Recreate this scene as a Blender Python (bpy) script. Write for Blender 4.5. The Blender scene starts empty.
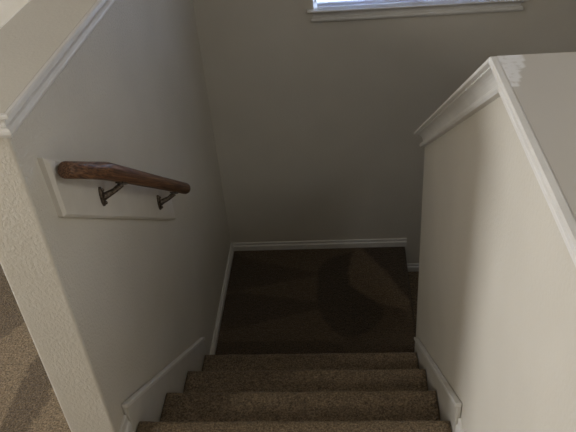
import bpy, bmesh, math, random
from mathutils import Vector, Matrix, noise
random.seed(4)
S = bpy.context.scene
C = S.collection

# ------------------------------------------------------------------ materials
def mat(name, rough=.8):
    m = bpy.data.materials.new(name); m.use_nodes = True
    nt = m.node_tree; b = nt.nodes['Principled BSDF']; b.inputs['Roughness'].default_value = rough
    return m, nt, b
def N(nt, t, **k):
    n = nt.nodes.new(t)
    for a, v in k.items(): setattr(n, a, v)
    return n
def pos(nt): return N(nt, 'ShaderNodeNewGeometry').outputs['Position']
def noise_n(nt, vec, scale, detail=3, rough=.55):
    n = N(nt, 'ShaderNodeTexNoise'); n.inputs['Scale'].default_value = scale
    n.inputs['Detail'].default_value = detail; n.inputs['Roughness'].default_value = rough
    nt.links.new(vec, n.inputs['Vector']); return n.outputs['Fac']
def ramp(nt, fac, stops):
    r = N(nt, 'ShaderNodeValToRGB'); e = r.color_ramp.elements
    while len(e) < len(stops): e.new(.5)
    for i, (p, c) in enumerate(stops): e[i].position = p; e[i].color = (*c, 1)
    nt.links.new(fac, r.inputs['Fac']); return r.outputs['Color']
def mix(nt, fac, a, b, mode='MIX'):
    m = N(nt, 'ShaderNodeMix', data_type='RGBA', blend_type=mode)
    for s, v in ((m.inputs['Factor'], fac), (m.inputs[6], a), (m.inputs[7], b)):
        if hasattr(v, 'links'): nt.links.new(v, s)
        elif isinstance(v, tuple): s.default_value = (*v, 1)
        else: s.default_value = v
    return m.outputs[2]
def bump(nt, b, h, strength, dist):
    n = N(nt, 'ShaderNodeBump'); n.inputs['Strength'].default_value = strength
    n.inputs['Distance'].default_value = dist
    nt.links.new(h, n.inputs['Height']); nt.links.new(n.outputs['Normal'], b.inputs['Normal'])

def wall_paint(name, col, st=.22, sc=110, di=.0014):
    m, nt, b = mat(name, .62)
    p = pos(nt)
    f = noise_n(nt, p, 3.0, 2)
    c = ramp(nt, f, [(.3, tuple(x*.955 for x in col)), (.7, tuple(min(1, x*1.03) for x in col))])
    nt.links.new(c, b.inputs['Base Color'])
    h = ramp(nt, noise_n(nt, p, sc, 3, .6), [(.38, (0,0,0)), (.66, (1,1,1))])
    bump(nt, b, h, st, di)
    return m
M_WALL = wall_paint('wall_paint', (.60, .57, .50))
M_WALL_TX = wall_paint('wall_paint_textured', (.60, .57, .50), .6, 120, .0015)
M_CEIL = wall_paint('ceiling_paint', (.50, .47, .42))
M_TAUPE = wall_paint('taupe_paint', (.30, .28, .24))

def trim_paint(name, col):
    m, nt, b = mat(name, .38)
    p = pos(nt)
    c = ramp(nt, noise_n(nt, p, 14, 4), [(.35, tuple(x*.93 for x in col)), (.65, col)])
    nt.links.new(c, b.inputs['Base Color'])
    bump(nt, b, noise_n(nt, p, 120, 2), .12, .001)
    return m
M_TRIM = trim_paint('white_trim_paint', (.72, .71, .68))
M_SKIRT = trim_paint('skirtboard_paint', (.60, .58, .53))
M_FRAME = trim_paint('window_frame_white', (.86, .87, .88))

# ledge top: wall paint with a smear of white trim paint near the corner
M_LEDGE, nt, b = mat('ledge_paint', .5)
p = pos(nt)
at = N(nt, 'ShaderNodeAttribute', attribute_name='smear')
sm = N(nt, 'ShaderNodeMath', operation='MULTIPLY'); sm.use_clamp = True
nt.links.new(at.outputs['Fac'], sm.inputs[0])
nt.links.new(ramp(nt, noise_n(nt, p, 70, 4), [(.3, (.3,)*3), (.5, (1,)*3)]), sm.inputs[1])
nt.links.new(mix(nt, sm.outputs[0], (.50, .475, .43), (.74, .74, .74)), b.inputs['Base Color'])
bump(nt, b, noise_n(nt, p, 75, 3), .12, .001)

# carpet
def carpet(name, c_hi, c_lo, nap=None, napcol=None):
    m, nt, b = mat(name, 1.0)
    b.inputs['Specular IOR Level'].default_value = .05
    b.inputs['Sheen Weight'].default_value = .15
    p = pos(nt)
    f1 = noise_n(nt, p, 165, 3, .75)
    c = ramp(nt, f1, [(.32, c_lo), (.5, tuple((a+d)/2 for a, d in zip(c_hi, c_lo))), (.66, c_hi)])
    c = mix(nt, .5, c, ramp(nt, noise_n(nt, p, 48, 3), [(.36, (.55,)*3), (.65, (1,)*3)]), 'MULTIPLY')
    if nap:
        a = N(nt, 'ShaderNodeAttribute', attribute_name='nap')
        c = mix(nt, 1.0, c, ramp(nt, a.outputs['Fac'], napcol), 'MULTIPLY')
    nt.links.new(c, b.inputs['Base Color'])
    ad = N(nt, 'ShaderNodeMath', operation='ADD')
    nt.links.new(f1, ad.inputs[0]); nt.links.new(noise_n(nt, p, 75, 2), ad.inputs[1])
    bump(nt, b, ad.outputs[0], 1.0, .010)
    return m
HI, LO = (.43, .325, .205), (.055, .036, .018)
M_STEP = carpet('stair_carpet', HI, LO)
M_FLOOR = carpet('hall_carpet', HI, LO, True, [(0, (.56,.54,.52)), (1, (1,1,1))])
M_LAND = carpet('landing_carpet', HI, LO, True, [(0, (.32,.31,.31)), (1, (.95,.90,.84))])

# wood rail
M_WOOD, nt, b = mat('varnished_oak', .48)
tc = N(nt, 'ShaderNodeTexCoord'); mp = N(nt, 'ShaderNodeMapping')
mp.inputs['Scale'].default_value = (1, .05, 1)
# grain runs along the rail: object space, rotated so that y follows the slope
mp.inputs['Rotation'].default_value = (math.radians(36), 0, 0)
mp2 = N(nt, 'ShaderNodeMapping'); mp2.inputs['Scale'].default_value = (1, .025, 1)
mp.inputs['Scale'].default_value = (1, 1, 1)
nt.links.new(tc.outputs['Object'], mp.inputs['Vector']); nt.links.new(mp.outputs[0], mp2.inputs['Vector'])
g = noise_n(nt, mp2.outputs[0], 260, 3, .6)
nt.links.new(ramp(nt, g, [(.36, (.035, .015, .007)), (.5, (.12, .056, .028)), (.66, (.23, .12, .06))]), b.inputs['Base Color'])
bump(nt, b, g, .25, .001)

M_METAL, nt, b = mat('aged_bronze', .38)
b.inputs['Metallic'].default_value = .85
nt.links.new(ramp(nt, noise_n(nt, pos(nt), 160, 3), [(.35, (.05, .038, .028)), (.65, (.17, .14, .11))]), b.inputs['Base Color'])

M_GLASS, nt, b = mat('window_glass', .02)
b.inputs['Transmission Weight'].default_value = 1.0
b.inputs['Base Color'].default_value = (.95, .97, 1, 1); b.inputs['IOR'].default_value = 1.45

M_SLAT, nt, b = mat('blind_slat_vinyl', .5)
b.inputs['Base Color'].default_value = (.82, .84, .88, 1)
tr = N(nt, 'ShaderNodeBsdfTranslucent'); tr.inputs['Color'].default_value = (.75, .80, .92, 1)
ms = N(nt, 'ShaderNodeMixShader'); ms.inputs[0].default_value = .35
out = [n for n in nt.nodes if n.type == 'OUTPUT_MATERIAL'][0]
nt.links.new(b.outputs[0], ms.inputs[1]); nt.links.new(tr.outputs[0], ms.inputs[2])
nt.links.new(ms.outputs[0], out.inputs['Surface'])

# ------------------------------------------------------------------ helpers
def obj(name, bm, mats, parent=None, smooth=False, kind=None, label=None, cat=None, group=None):
    me = bpy.data.meshes.new(name)
    bmesh.ops.recalc_face_normals(bm, faces=bm.faces[:])
    bm.to_mesh(me); bm.free()
    for m in (mats if isinstance(mats, (list, tuple)) else [mats]): me.materials.append(m)
    o = bpy.data.objects.new(name, me); C.objects.link(o)
    if smooth:
        for f in me.polygons: f.use_smooth = True
    if parent: o.parent = parent; o.matrix_parent_inverse = Matrix.Translation(-parent.location)
    if kind: o['kind'] = kind
    if label: o['label'] = label
    if cat: o['category'] = cat
    if group: o['group'] = group
    return o
def empty(name, loc, label, cat, group=None):
    o = bpy.data.objects.new(name, None); C.objects.link(o); o.location = loc
    o.empty_display_size = .1
    o['label'] = label; o['category'] = cat
    if group: o['group'] = group
    return o
def box(bm, x0, x1, y0, y1, z0, z1, mi=0):
    v = [bm.verts.new((x, y, z)) for z in (z0, z1) for x, y in ((x0,y0),(x1,y0),(x1,y1),(x0,y1))]
    fs = []
    for q in ((3,2,1,0),(4,5,6,7),(0,1,5,4),(1,2,6,5),(2,3,7,6),(3,0,4,7)):
        f = bm.faces.new([v[i] for i in q]); f.material_index = mi; fs.append(f)
    return fs
def bx(*a):
    bm = bmesh.new(); box(bm, *a); return bm
def prism(bm, pts, x0, x1, mi=0):
    """closed (y,z) outline extruded along x"""
    a = [bm.verts.new((x0, y, z)) for y, z in pts]; b = [bm.verts.new((x1, y, z)) for y, z in pts]
    n = len(pts)
    fs = [bm.faces.new(a), bm.faces.new(b[::-1])]
    for i in range(n): fs.append(bm.faces.new((a[i], a[(i+1)%n], b[(i+1)%n], b[i])))
    for f in fs: f.material_index = mi
    return fs
def sweep(bm, path, prof, mi=0, caps=True):
    """path: list of (point, outward dir); prof: closed list of (outward, down)"""
    rings = []
    for P, D in path:
        P = Vector(P); D = Vector(D)
        rings.append([bm.verts.new(P + D*o - Vector((0,0,d))) for o, d in prof])
    n = len(prof)
    for r, s in zip(rings, rings[1:]):
        for i in range(n):
            f = bm.faces.new((r[i], r[(i+1)%n], s[(i+1)%n], s[i])); f.material_index = mi
    if caps:
        bm.faces.new(rings[0]).material_index = mi; bm.faces.new(rings[-1][::-1]).material_index = mi
def tube(bm, pts, rad, seg=16, round_ends=True):
    """round bar through pts; rad scalar or list"""
    pts = [Vector(p) for p in pts]
    R = rad if isinstance(rad, (list, tuple)) else [rad]*len(pts)
    rows = []
    def ring(c, t, r):
        u = t.cross(Vector((1,0,0))) if abs(t.x) < .9 else t.cross(Vector((0,1,0)))
        u.normalize(); w = t.cross(u).normalized()
        return [bm.verts.new(c + (u*math.cos(2*math.pi*i/seg) + w*math.sin(2*math.pi*i/seg))*r) for i in range(seg)]
    for i, c in enumerate(pts):
        t = (pts[min(i+1, len(pts)-1)] - pts[max(i-1, 0)]).normalized()
        if i == 0 and round_ends:
            rows.append(ring(c, t, R[0]*.80)); c = c + t*R[0]*.22; rows.append(ring(c, t, R[0]))
        elif i == len(pts)-1 and round_ends:
            rows.append(ring(c - t*R[i]*.22, t, R[i])); rows.append(ring(c, t, R[i]*.80))
        else: rows.append(ring(c, t, R[i]))
    for r, s in zip(rows, rows[1:]):
        for i in range(seg): bm.faces.new((r[i], r[(i+1)%seg], s[(i+1)%seg], s[i]))
    bm.faces.new(rows[0]); bm.faces.new(rows[-1][::-1])
def inpoly(x, y, poly):
    c = False; n = len(poly)
    for i in range(n):
        x1, y1 = poly[i]; x2, y2 = poly[i-1]
        if (y1 > y) != (y2 > y) and x < (x2-x1)*(y-y1)/(y2-y1)+x1: c = not c
    return c
def grid(bm, x0, x1, y0, y1, z, st, jit=0):
    nx = max(1, round((x1-x0)/st)); ny = max(1, round((y1-y0)/st))
    V = []
    for j in range(ny+1):
        row = []
        for i in range(nx+1):
            x = x0+(x1-x0)*i/nx; y = y0+(y1-y0)*j/ny
            dz = jit*noise.noise(Vector((x*40, y*40, 0))) if jit else 0
            row.append(bm.verts.new((x, y, z+dz)))
        V.append(row)
    for j in range(ny):
        for i in range(nx): bm.faces.new((V[j][i], V[j][i+1], V[j+1][i+1], V[j+1][i]))
def attr(o, name, fn):
    a = o.data.attributes.new(name, 'FLOAT', 'POINT')
    for i, v in enumerate(o.data.vertices): a.data[i].value = fn(v.co.x, v.co.y, v.co.z)

# ------------------------------------------------------------------ measures
XL, XR = -.658, .290            # stairwell wall faces
TH = .127                       # half wall thickness
YF = 2.98                       # window wall
YE = 1.141                      # near end of the left half wall, peak of the right one
YN, T, R_ = 1.2675, .256, .1834 # first nosing, tread, riser
ZL = -4*R_                      # landing level
ZB = -2.3                       # lowest level
XW, XE = -3.2, 1.5              # outer walls
YB = -2.6
ZC = 2.44
ZLW = ZL - .0  
Y3 = YN + 3*T

# ------------------------------------------------------------------ shell
# window wall, with an opening
WX0, WX1, WZ0, WZ1 = -.128, .772, .600, 1.62
bm = bmesh.new()
box(bm, XW-.12, WX0, YF, YF+.16, ZB, ZC); box(bm, WX1, XE+.12, YF, YF+.16, ZB, ZC)
box(bm, WX0, WX1, YF, YF+.16, ZB, WZ0); box(bm, WX0, WX1, YF, YF+.16, WZ1, ZC)
obj('wall_far', bm, M_WALL, kind='structure')
bm = bx(XE, XE+.12, YB-.12, YF, ZB, ZC); obj('wall_right_outer', bm, M_TAUPE, kind='structure')
bm = bx(XW-.12, XE+.12, YB-.12, YB, ZB, ZC); obj('wall_back', bm, M_TAUPE, kind='structure')
# outer left wall with the hall window
HY0, HY1, HZ0, HZ1 = .60, 1.36, .70, 1.75
bm = bmesh.new()
box(bm, XW-.12, XW, YB, HY0, ZB, ZC); box(bm, XW-.12, XW, HY1, YF, ZB, ZC)
box(bm, XW-.12, XW, HY0, HY1, ZB, HZ0); box(bm, XW-.12, XW, HY0, HY1, HZ1, ZC)
obj('wall_left_outer', bm, M_TAUPE, kind='structure')
obj('ceiling', bx(XW-.12, XE+.12, YB-.12, YF+.16, ZC, ZC+.15), M_CEIL, kind='structure')
obj('floor_lower', bx(XW-.12, XE+.12, YB-.12, YF+.16, ZB-.15, ZB), M_STEP, kind='structure')

# left half wall (level top) standing between hall and stairs
ZCAPL = 1.100
bm = bmesh.new()
nseg = 60
def wob(z, a=.0011): return a*noise.noise(Vector((3.1, 7.7, z*14)))
pts = []
rr = .006
for zz in [ZB + (ZCAPL-.012-ZB)*i/nseg for i in range(nseg+1)]:
    w = wob(zz)
    ring = []
    for cx, cy, a0 in ((XL-TH+rr, YE+rr, 180), (XL-rr, YE+rr, 270)):
        for k in range(5):
            a = math.radians(a0 + 90*k/4); ring.append((cx+math.cos(a)*rr, cy+math.sin(a)*rr + w))
    ring += [(XL, YF), (XL-TH, YF)]
    pts.append([bm.verts.new((x, y, zz)) for x, y in ring])
for r, s in zip(pts, pts[1:]):
    n = len(r)
    for i in range(n): bm.faces.new((r[i], r[(i+1)%n], s[(i+1)%n], s[i]))
bm.faces.new(pts[0][::-1]); bm.faces.new(pts[-1])
obj('wall_left', bm, M_WALL_TX, kind='structure')

# right half wall: level part, then sloping down with the stairs
ZCAPR, SL = 1.156, .692
YRE = 2.215
def capz(y): return ZCAPR - max(0, y-YE)*SL
XRT = XR + .122
bm = bmesh.new()
prism(bm, [(YB, ZB), (YRE, ZB), (YRE, capz(YRE)-.012), (YE, ZCAPR-.012), (YB, ZCAPR-.012)], XR, XRT)
obj('wall_right', bm, M_WALL, kind='structure')
# closed box of the ledge beside it
obj('wall_right_ledge', bx(XRT, XE, YB, YE, -.55, ZCAPR-.012), M_WALL, kind='structure')

# upper floor (hall)
bm = bmesh.new()
box(bm, XW, XL-TH, YB, YF, -.28, -.006)
box(bm, XL-TH, XR, YB, YE, -.28, -.006)
def top(x0, x1, y0, y1, st, z=0): grid(bm, x0, x1, y0, y1, z, st)
top(XW, -1.5, YB, YF, .5)
top(-1.5, XL-TH, YB, 1.0, .3); top(-1.5, XL-TH, 2.4, YF, .3)
top(-1.5, XL-TH, 1.0, 2.4, .012)
top(XL-TH, XR, YB, YE, .05)
fl = obj('floor', bm, M_FLOOR, kind='structure')
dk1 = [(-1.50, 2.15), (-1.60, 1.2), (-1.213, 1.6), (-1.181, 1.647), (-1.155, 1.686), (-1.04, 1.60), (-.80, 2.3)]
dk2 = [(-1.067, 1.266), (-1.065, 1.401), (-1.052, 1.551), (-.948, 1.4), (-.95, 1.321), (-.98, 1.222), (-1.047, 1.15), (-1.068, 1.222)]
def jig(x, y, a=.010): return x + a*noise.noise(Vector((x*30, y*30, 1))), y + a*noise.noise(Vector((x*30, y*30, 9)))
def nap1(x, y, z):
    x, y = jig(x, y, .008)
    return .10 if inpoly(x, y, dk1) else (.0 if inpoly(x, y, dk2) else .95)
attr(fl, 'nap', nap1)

# landing
XN = .303                       # its right edge, where the next flight starts
bm = bmesh.new()
box(bm, XL, XN-.02, Y3-.01, YF, ZL-.25, ZL-.006)
grid(bm, XL, XN-.006, Y3-.02, YF, ZL, .008)
# rounded front over the next flight
arc = [(XN-.006, ZL)] + [(XN-.012+.016*math.sin(a), ZL-.016+.016*math.cos(a)) for a in [math.radians(q) for q in (20,45,70,90,120,160)]] + [(XN-.02, ZL-.05), (XN-.02, ZL-R_), (XN-.04, ZL-R_), (XN-.04, ZL-.002)]
a = [bm.verts.new((x, Y3+.0, z)) for x, z in arc]; c = [bm.verts.new((x, YF, z)) for x, z in arc]
for i in range(len(arc)): bm.faces.new((a[i], a[(i+1)%len(arc)], c[(i+1)%len(arc)], c[i]))
bm.faces.new(a); bm.faces.new(c[::-1])
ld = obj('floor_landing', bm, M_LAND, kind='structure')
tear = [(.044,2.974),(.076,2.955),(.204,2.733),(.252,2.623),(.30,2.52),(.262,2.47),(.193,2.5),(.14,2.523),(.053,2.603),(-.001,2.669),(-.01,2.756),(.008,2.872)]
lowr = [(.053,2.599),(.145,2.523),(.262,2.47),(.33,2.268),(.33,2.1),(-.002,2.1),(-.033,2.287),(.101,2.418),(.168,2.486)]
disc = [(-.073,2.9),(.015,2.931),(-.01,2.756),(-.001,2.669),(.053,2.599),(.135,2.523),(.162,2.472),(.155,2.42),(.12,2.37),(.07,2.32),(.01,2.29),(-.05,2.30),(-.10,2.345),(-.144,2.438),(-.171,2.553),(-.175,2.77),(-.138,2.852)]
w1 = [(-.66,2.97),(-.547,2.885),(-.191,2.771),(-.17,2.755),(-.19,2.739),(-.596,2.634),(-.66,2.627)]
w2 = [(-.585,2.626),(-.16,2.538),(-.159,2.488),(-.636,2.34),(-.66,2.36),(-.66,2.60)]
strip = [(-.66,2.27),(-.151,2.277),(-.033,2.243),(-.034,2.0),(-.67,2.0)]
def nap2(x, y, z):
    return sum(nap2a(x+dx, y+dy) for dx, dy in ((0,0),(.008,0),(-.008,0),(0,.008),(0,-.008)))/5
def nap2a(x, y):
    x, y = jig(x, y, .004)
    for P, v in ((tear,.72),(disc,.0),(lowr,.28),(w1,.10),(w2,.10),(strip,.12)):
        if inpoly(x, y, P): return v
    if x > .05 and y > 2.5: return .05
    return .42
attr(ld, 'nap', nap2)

# ------------------------------------------------------------------ the carpeted stairs
def step_bm(yb, yf, z, zb, x0, x1, seed):
    prof = [(yb, z)] + [(yf-.024-k*0.0, z) for k in (0,)]
    for q in (15, 35, 55, 75, 95, 120, 150):
        t = math.radians(q); prof.append((yf-.021+.021*math.sin(t), z-.021+.021*math.cos(t)))
    prof += [(yf-.020, z-.046), (yf-.022, zb), (yb, zb)]
    n = 60; rows = []
    bm = bmesh.new()
    # split the tread for small unevenness of the pile
    tr = [(yb + (yf-.024-yb)*i/14, z) for i in range(14)]
    prof = tr + prof[1:]
    for i in range(n+1):
        x = x0 + (x1-x0)*i/n
        row = []
        for y, zz in prof:
            if zz > zb+.01 and y > yb+.001:
                d = noise.noise(Vector((x*45, y*45, zz*45+seed)))*.0016 + noise.noise(Vector((x*9, y*9, zz*9+seed)))*.0022
            else: d = 0
            row.append(bm.verts.new((x, y + (d if zz < z-.004 else 0), zz + (d if y < yf+.001 and zz > z-.02 else 0))))
        rows.append(row)
    m = len(prof)
    for r, s in zip(rows, rows[1:]):
        for i in range(m): bm.faces.new((r[i], r[(i+1)%m], s[(i+1)%m], s[i]))
    bm.faces.new(rows[0]); bm.faces.new(rows[-1][::-1])
    return bm
SK = .0145
st = empty('staircase', (0, YN, ZL), 'beige carpeted stairs going straight down to the dark landing', 'stairs')
for k in range(4):
    yb = YE if k == 0 else YN + (k-1)*T - .021
    zb = -.28 if k == 0 else -R_*(k+1)
    if k == 0:
        o = obj('landing_nosing', step_bm(yb, YN, 0, -R_, XL+SK+.003, XR-SK-.003, 0), M_STEP, st, True)
    else:
        o = obj('step', step_bm(yb, YN+k*T, -R_*k+(.005 if k < 3 else 0), -R_*(k+1), XL+SK+.003, XR-SK-.003, k*7), M_STEP, st, True)
# painted skirtboards running down both sides
def skirt(y0, z0, y1, z1, x0, x1, name_x):
    bm = bmesh.new()
    low = .36
    x0, x1 = (x0+.0015, x1) if name_x == 'l' else (x0, x1-.0015)
    prism(bm, [(y0, z0), (y1, z1), (y1, ZL), (y1-.16, ZL), (y0, z0-.20)], x0, x1)
    # eased bead on the top edge
    bead = [(y0-.002, z0+.003), (y1+.003, z1+.003), (y1+.003, z1-.013), (y0-.002, z0-.013)]
    dx = .005 * (1 if name_x == 'l' else -1)
    prism(bm, bead, x0 if name_x == 'l' else x0+dx, x1+dx if name_x == 'l' else x1, 1)
    o = obj('skirtboard', bm, [M_SKIRT, M_TRIM], st)
    bv = o.modifiers.new('b', 'BEVEL'); bv.width = .0025; bv.segments = 2; bv.limit_method = 'ANGLE'
    return o
skirt(1.219, .128, 2.07, -.493, XL, XL+SK, 'l')
skirt(1.203, .143, 2.126, -.570, XR-SK, XR, 'r')

# lower flight that turns away to the right of the landing
s2 = empty('staircase', (XN, 2.5, ZB), 'dark lower flight turning off to the right of the landing', 'stairs')
for k in range(1, 4):
    z = ZL - k*R_; x0 = XN-.02+(k-1)*.256 - .0; x1 = XN+k*.256
    bm = bmesh.new()
    prof = [(x0, z)] + [(x1-.02+.02*math.sin(math.radians(q)), z-.02+.02*math.cos(math.radians(q))) for q in (0,30,60,90,130)] + [(x1-.02, z-.045), (x1-.02, z-R_ if k < 3 else z-R_), (x0, z-R_)]
    a = [bm.verts.new((x, YRE, zz)) for x, zz in prof]; c = [bm.verts.new((x, YF-.012, zz)) for x, zz in prof]
    for i in range(len(prof)): bm.faces.new((a[i], a[(i+1)%len(prof)], c[(i+1)%len(prof)], c[i]))
    bm.faces.new(a); bm.faces.new(c[::-1])
    obj('step', bm, M_STEP, s2)

# ------------------------------------------------------------------ trims
def prof(s, ov=.030, cap=.012):
    """cap board, cove and lower bead, (outward, down)"""
    p = [(0, 0), (ov-.003, 0), (ov, .003), (ov, cap), (ov-.003, cap+.002), (ov-.010, cap+.002), (ov-.010, cap+.006)]
    for i in range(1, 7):
        a = math.pi/2*i/6
        p.append((.0065 + (ov-.010-.0065)*(1-math.sin(a)), cap+.006 + (s-.022-cap-.006)*(1-math.cos(a))))
    p += [(.0065, s-.020), (.013, s-.019), (.017, s-.014), (.0175, s-.008), (.014, s-.001), (0, s)]
    return p
# cap on the left half wall
bm = bmesh.new()
P = prof(.056, .030, .008)
sweep(bm, [((XL-TH, YF, ZCAPL), (-1.8, 0, 0)), ((XL-TH, YE, ZCAPL), (-1.8, -1, 0)), ((XL, YE, ZCAPL), (1, -1, 0)), ((XL, YF, ZCAPL), (1, 0, 0))], P)
box(bm, XL-TH, XL, YE, YF, ZCAPL-.012, ZCAPL+.0006, 1)
box(bm, XL-TH-.046, XL-TH, YE-.020, YF, ZCAPL-.002, ZCAPL+.0006, 1)
box(bm, XL-TH, XL+.020, YE-.020, YE, ZCAPL-.002, ZCAPL+.0006, 1)
box(bm, XL, XL+.020, YE, YF, ZCAPL-.002, ZCAPL+.0006, 1)
obj('trim_1', bm, [M_TRIM, M_WALL], kind='structure')
# moulding of the right half wall: along the ledge, then down the slope, returned at its end
bm = bmesh.new()
P = prof(.070, .038, .010)
zE = capz(YRE)
sweep(bm, [((XR, YB, ZCAPR), (-1, 0, 0)), ((XR, YE, ZCAPR), (-1, 0, 0)), ((XR, YRE, zE), (-1, .9, -.62)), ((XRT, YRE, zE), (1, .9, -.62)), ((XRT, YE, ZCAPR), (1, 0, 0))], P)
prism(bm, [(YE, ZCAPR), (YRE, zE), (YRE, zE-.012), (YE, ZCAPR-.012)], XR, XRT)
obj('trim_2', bm, M_TRIM, kind='structure')
# painted top of the ledge
bm = bmesh.new()
grid(bm, XR-.024, XR+.09, .85, YE+.0, ZCAPR+.0008, .005)
grid(bm, XR+.09, XE, .85, YE, ZCAPR+.0008, .2)
grid(bm, XR-.024, XE, YB, .85, ZCAPR+.0008, .2)
box(bm, XR, XE, YB, YE, ZCAPR-.012, ZCAPR)
lt = obj('trim_3', bm, M_LEDGE, kind='structure')
def smear(x, y, z):
    if y < 1.02 or z < ZCAPR+.0004: return 0
    w = XR - .016 + .038*min(1, max(0, (y-1.0)/.12)) - .004 + .004*noise.noise(Vector((x*60, y*60, 0)))
    return 1.0 if x < w else 0
attr(lt, 'smear', smear)

# baseboards of the landing and hall (rounded two-step profile)
def base(name, path, h=.047, t=.012):
    bm = bmesh.new()
    p = [(0, 0), (t*.45, 0), (t*.6, .002), (t*.6, h*.30), (t*.95, h*.38), (t, h*.45), (t, h), (0, h)]
    sweep(bm, path, p)
    return obj(name, bm, M_TRIM, kind='structure')
hb = .050
base('baseboard_left', [((XL, 2.0715, ZL+hb), (1,0,0)), ((XL, YF, ZL+hb), (1,0,0))], hb, .013)
base('baseboard_far', [((XL+.013, YF, ZL+hb), (0,-1,0)), ((XN+.012, YF, ZL+hb), (0,-1,0))], hb, .013)
z2 = ZL-R_+hb
base('baseboard_far_low', [((XN+.0, YF, z2), (0,-1,0)), ((XN+.23, YF, z2), (0,-1,0))], hb, .012)
base('baseboard_hall', [((XL-TH, YF, .085), (-1,0,0)), ((XL-TH, YE, .085), (-1,-1,0)), ((XL, YE, .085), (1,-1,0)), ((XL, 1.217, .085), (1,0,0))], .085, .013)
base('baseboard_right', [((XR, YB, .085), (-1,0,0)), ((XR, 1.201, .085), (-1,0,0))], .085, .013)

# ------------------------------------------------------------------ handrail on its board
BX = XL + .018
hr = empty('handrail', (XL, 1.6, .3), 'short round wooden handrail on two metal brackets and a white board', 'handrail')
bm = bmesh.new()
OUT = [(1.220, .943), (1.226, .782), (2.030, .178), (2.030, .350)]
INN = [(1.231, .930), (1.236, .782), (2.024, .190), (2.022, .338)]
a = [bm.verts.new((XL, y, z)) for y, z in OUT]; b_ = [bm.verts.new((BX-.006, y, z)) for y, z in OUT]; c = [bm.verts.new((BX, y, z)) for y, z in INN]
for r, s in ((a, b_), (b_, c)):
    for i in range(4): bm.faces.new((r[i], r[(i+1)%4], s[(i+1)%4], s[i]))
bm.faces.new(a); bm.faces.new(c)
obj('backing_board', bm, trim_paint('board_paint', (.66, .63, .57)), hr)
P0, P1, P2 = Vector((-.616, 1.238, .899)), Vector((-.585, 1.382, .804)), Vector((-.585, 2.036, .313))
bm = bmesh.new()
pts = [P0, P0.lerp(P1, .5), P0.lerp(P1, .96), P1.lerp(P2, .012)] + [P1.lerp(P2, q) for q in (.3, .6, .8, 1)]
tube(bm, pts, [.0195, .0205, .0222, .0225, .0215, .0205, .0205, .0205], 28)
obj('rail', bm, M_WOOD, hr, True)
dr = (P2-P1).normalized()
for yb, zb, ya, za in ((1.44, .690, 1.475, .718), (1.872, .368, 1.925, .385)):
    bm = bmesh.new()
    # wall plate: a slim upright oval fixed to the board
    pl = [(math.cos(t)*.010, math.sin(t)*.030) for t in [2*math.pi*i/18 for i in range(18)]]
    r0 = [bm.verts.new((BX, yb+u, zb+v)) for u, v in pl]; r1 = [bm.verts.new((BX+.005, yb+u, zb+v)) for u, v in pl]
    r2 = [bm.verts.new((BX+.008, yb+u*.6, zb+v*.8)) for u, v in pl]
    for r, s in ((r0, r1), (r1, r2)):
        for i in range(18): bm.faces.new((r[i], r[(i+1)%18], s[(i+1)%18], s[i]))
    bm.faces.new(r0); bm.faces.new(r2)
    br = obj('bracket', bm, M_METAL, hr, True)
    # arm
    tcen = (yb + .035 - P1.y)/(P2.y-P1.y); cen = P1.lerp(P2, tcen)
    low = cen + Vector((0, -.013, -.0215))
    bm = bmesh.new()
    A = Vector((BX+.006, yb, zb)); 
    tube(bm, [A, A+Vector((.008, .004, .001)), A.lerp(low, .55)+Vector((.002, 0, -.003)), low], [.0125, .0095, .0075, .0085], 12)
    o = obj('arm', bm, M_METAL, br, True)
    # saddle strap under the rail
    bm = bmesh.new()
    rows = []
    u = Vector((1,0,0)); w = dr.cross(u).normalized()
    if w.z > 0: w = -w
    for s_ in (-.028, -.02, .02, .028):
        ww = .010 if abs(s_) < .025 else .006
        c0 = cen + dr*s_
        ra = []
        for rad in (.0222, .0258):
            for q in (-1, -.5, 0, .5, 1):
                an = q*ww/.0225
                ra.append(bm.verts.new(c0 + (w*math.cos(an) + u*math.sin(an))*rad))
        rows.append(ra)
    for r, s in zip(rows, rows[1:]):
        for i in range(4):
            bm.faces.new((r[i], r[i+1], s[i+1], s[i])); bm.faces.new((r[5+i], r[6+i], s[6+i], s[5+i]))
        bm.faces.new((r[0], r[5], s[5], s[0])); bm.faces.new((r[4], r[9], s[9], s[4]))
    for r in (rows[0], rows[-1]): bm.faces.new((r[0], r[1], r[2], r[3], r[4], r[9], r[8], r[7], r[6], r[5]))
    obj('saddle', bm, M_METAL, br)
    for dz in (.020, -.020):
        bm = bmesh.new()
        bmesh.ops.create_uvsphere(bm, u_segments=10, v_segments=6, radius=.0052)
        bmesh.ops.translate(bm, verts=bm.verts, vec=(BX+.008, yb, zb+dz))
        obj('screw', bm, M_METAL, br, True)

# ------------------------------------------------------------------ window over the stairs
win = bpy.data.objects.new('window_1', None); C.objects.link(win); win.location = (.32, YF, WZ0); win['kind'] = 'structure'
bm = bmesh.new()
fw = .016
for a in ((WX0, WX0+fw, WZ0, WZ1), (WX1-fw, WX1, WZ0, WZ1), (WX0, WX1, WZ0, WZ0+fw), (WX0, WX1, WZ1-fw, WZ1), ((WX0+WX1)/2-.02, (WX0+WX1)/2+.02, WZ0, WZ1)):
    box(bm, a[0], a[1], YF+.085, YF+.13, a[2], a[3])
obj('window_frame', bm, M_FRAME, win)
obj('pane', bx(WX0+.02, WX1-.02, YF+.105, YF+.110, WZ0+.02, WZ1-.02), M_GLASS, win)
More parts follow.
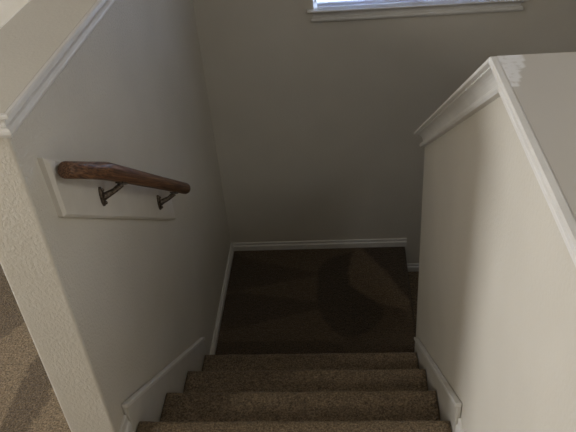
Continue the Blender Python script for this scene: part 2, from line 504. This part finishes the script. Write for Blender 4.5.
# stool with the same moulding beneath, returned at both ends
bm = bmesh.new()
zs = .616; x0, x1 = WX0+.008, WX1-.008
sweep(bm, [((x0, YF, zs), (-1, 0, 0)), ((x0, YF, zs), (-1, -1, 0)), ((x1, YF, zs), (1, -1, 0)), ((x1, YF, zs), (1, 0, 0))], prof(.056, .034, .004))
box(bm, WX0, WX1, YF-.001, YF+.085, WZ0, zs)
obj('window_sill', bm, M_TRIM, win)
# lining of the opening
bm = bmesh.new()
box(bm, WX0, WX0+.003, YF, YF+.085, zs, WZ1); box(bm, WX1-.010, WX1, YF, YF+.085, zs, WZ1); box(bm, WX0+.003, WX1-.01, YF, YF+.085, WZ1-.010, WZ1)
obj('window_lining', bm, M_FRAME, win)

bl = empty('window_blind', (.32, YF+.045, zs), 'white horizontal slatted blind hanging in the window above the landing', 'blind')
bx0, bx1 = WX0+.0195, WX1-.016
o = obj('bottom_rail', bx(bx0, bx1, YF+.012, YF+.034, zs+.003, zs+.018), M_SLAT, bl)
bv = o.modifiers.new('b', 'BEVEL'); bv.width = .004; bv.segments = 3
o = obj('head_rail', bx(bx0, bx1, YF+.003, YF+.045, WZ1-.05, WZ1-.0105), M_FRAME, bl)
bm = bmesh.new()
tilt = math.radians(38)
rows = []
for i in range(7):
    s = -.0125 + .025*i/6; cv = .0022*(1-(s/.0125)**2)
    y = s*math.cos(tilt) + cv*math.sin(tilt); z = -s*math.sin(tilt) + cv*math.cos(tilt)
    rows.append((y, z))
for dz in (0,):
    a = [bm.verts.new((bx0, y, z)) for y, z in rows] ; c = [bm.verts.new((bx1, y, z)) for y, z in rows]
    a2 = [bm.verts.new((bx0, y, z+.0007)) for y, z in rows] ; c2 = [bm.verts.new((bx1, y, z+.0007)) for y, z in rows]
    for i in range(6): bm.faces.new((a[i], a[i+1], c[i+1], c[i])); bm.faces.new((a2[i], c2[i], c2[i+1], a2[i+1]))
    for q in (0, 6): bm.faces.new((a[q], c[q], c2[q], a2[q]))
    bm.faces.new(a + a2[::-1]); bm.faces.new(c + c2[::-1])
s0 = obj('slat', bm, M_SLAT, None, True)
z = zs+.034; first = True
while z < WZ1-.06:
    s_ = s0 if first else s0.copy()
    if not first: C.objects.link(s_)
    first = False
    s_.parent = bl; s_.matrix_parent_inverse = Matrix.Identity(4)
    s_.location = Vector((0, YF+.023, z)) - bl.location
    z += .0215
for xx in (bx0+.12, bx1-.12):
    bm = bmesh.new(); tube(bm, [(xx, YF+.023, zs+.02), (xx, YF+.023, WZ1-.03)], .0009, 6, False)
    obj('cord', bm, M_FRAME, bl)

# hall window (outside the frame, the light it gives is what falls on the right wall)
win2 = bpy.data.objects.new('window_2', None); C.objects.link(win2); win2.location = (XW, 1, HZ0); win2['kind'] = 'structure'
bm = bmesh.new()
for a in ((HY0, HY0+.05, HZ0, HZ1), (HY1-.05, HY1, HZ0, HZ1), (HY0, HY1, HZ0, HZ0+.05), (HY0, HY1, HZ1-.05, HZ1)):
    box(bm, XW-.10, XW-.04, a[0], a[1], a[2], a[3])
obj('window_frame', bm, M_FRAME, win2)

# ------------------------------------------------------------------ light
def area(name, loc, target, sx, sy, power, col):
    l = bpy.data.lights.new(name, 'AREA'); l.shape = 'RECTANGLE'; l.size = sx; l.size_y = sy
    l.energy = power; l.color = col
    o = bpy.data.objects.new(name, l); C.objects.link(o); o.location = loc
    o.rotation_euler = (Vector(target)-Vector(loc)).to_track_quat('-Z', 'Y').to_euler()
    return o
area('hall_window_daylight', (XW+.03, .98, 1.2), (0, .5, .6), .75, 1.0, 62, (1, .96, .90))
area('hall_lamp', (-2.3, -1.0, 2.1), (-.9, 1.2, .2), .4, .5, 29, (1, .91, .78))
area('back_window_daylight', (-.5, YB+.03, 1.25), (-.3, 3, .7), 1.6, 1.1, 3, (1, .96, .88))
area('right_side_fill', (XE-.03, .4, 2.0), (-.7, .2, 1.0), 1.0, .7, 18, (1, .98, .95))  # added fill lamp to lift the left wall and ledge top; no window here
w = bpy.data.worlds.new('sky'); S.world = w; w.use_nodes = True
bg = w.node_tree.nodes['Background']; bg.inputs['Color'].default_value = (.62, .74, 1, 1); bg.inputs['Strength'].default_value = 9

# ------------------------------------------------------------------ camera
cam = bpy.data.cameras.new('camera'); co = bpy.data.objects.new('camera', cam); C.objects.link(co)
cam.sensor_width = 36; cam.lens = 683.33/576*36; cam.clip_start = .02
F = Vector((-0.08766317, 0.80572164, -0.58577113)); Rt = Vector((0.99568387, 0.05288151, -0.07627044)); U = Vector((0.03047629, 0.58992897, 0.8068798))
co.matrix_world = Matrix(((Rt.x, U.x, -F.x, 0), (Rt.y, U.y, -F.y, 0), (Rt.z, U.z, -F.z, 1.6558), (0, 0, 0, 1)))
S.camera = co
S.view_settings.view_transform = 'Standard'; S.view_settings.look = 'None'
S.view_settings.gamma = 1; S.view_settings.use_curve_mapping = False
S.view_settings.exposure = -0.1
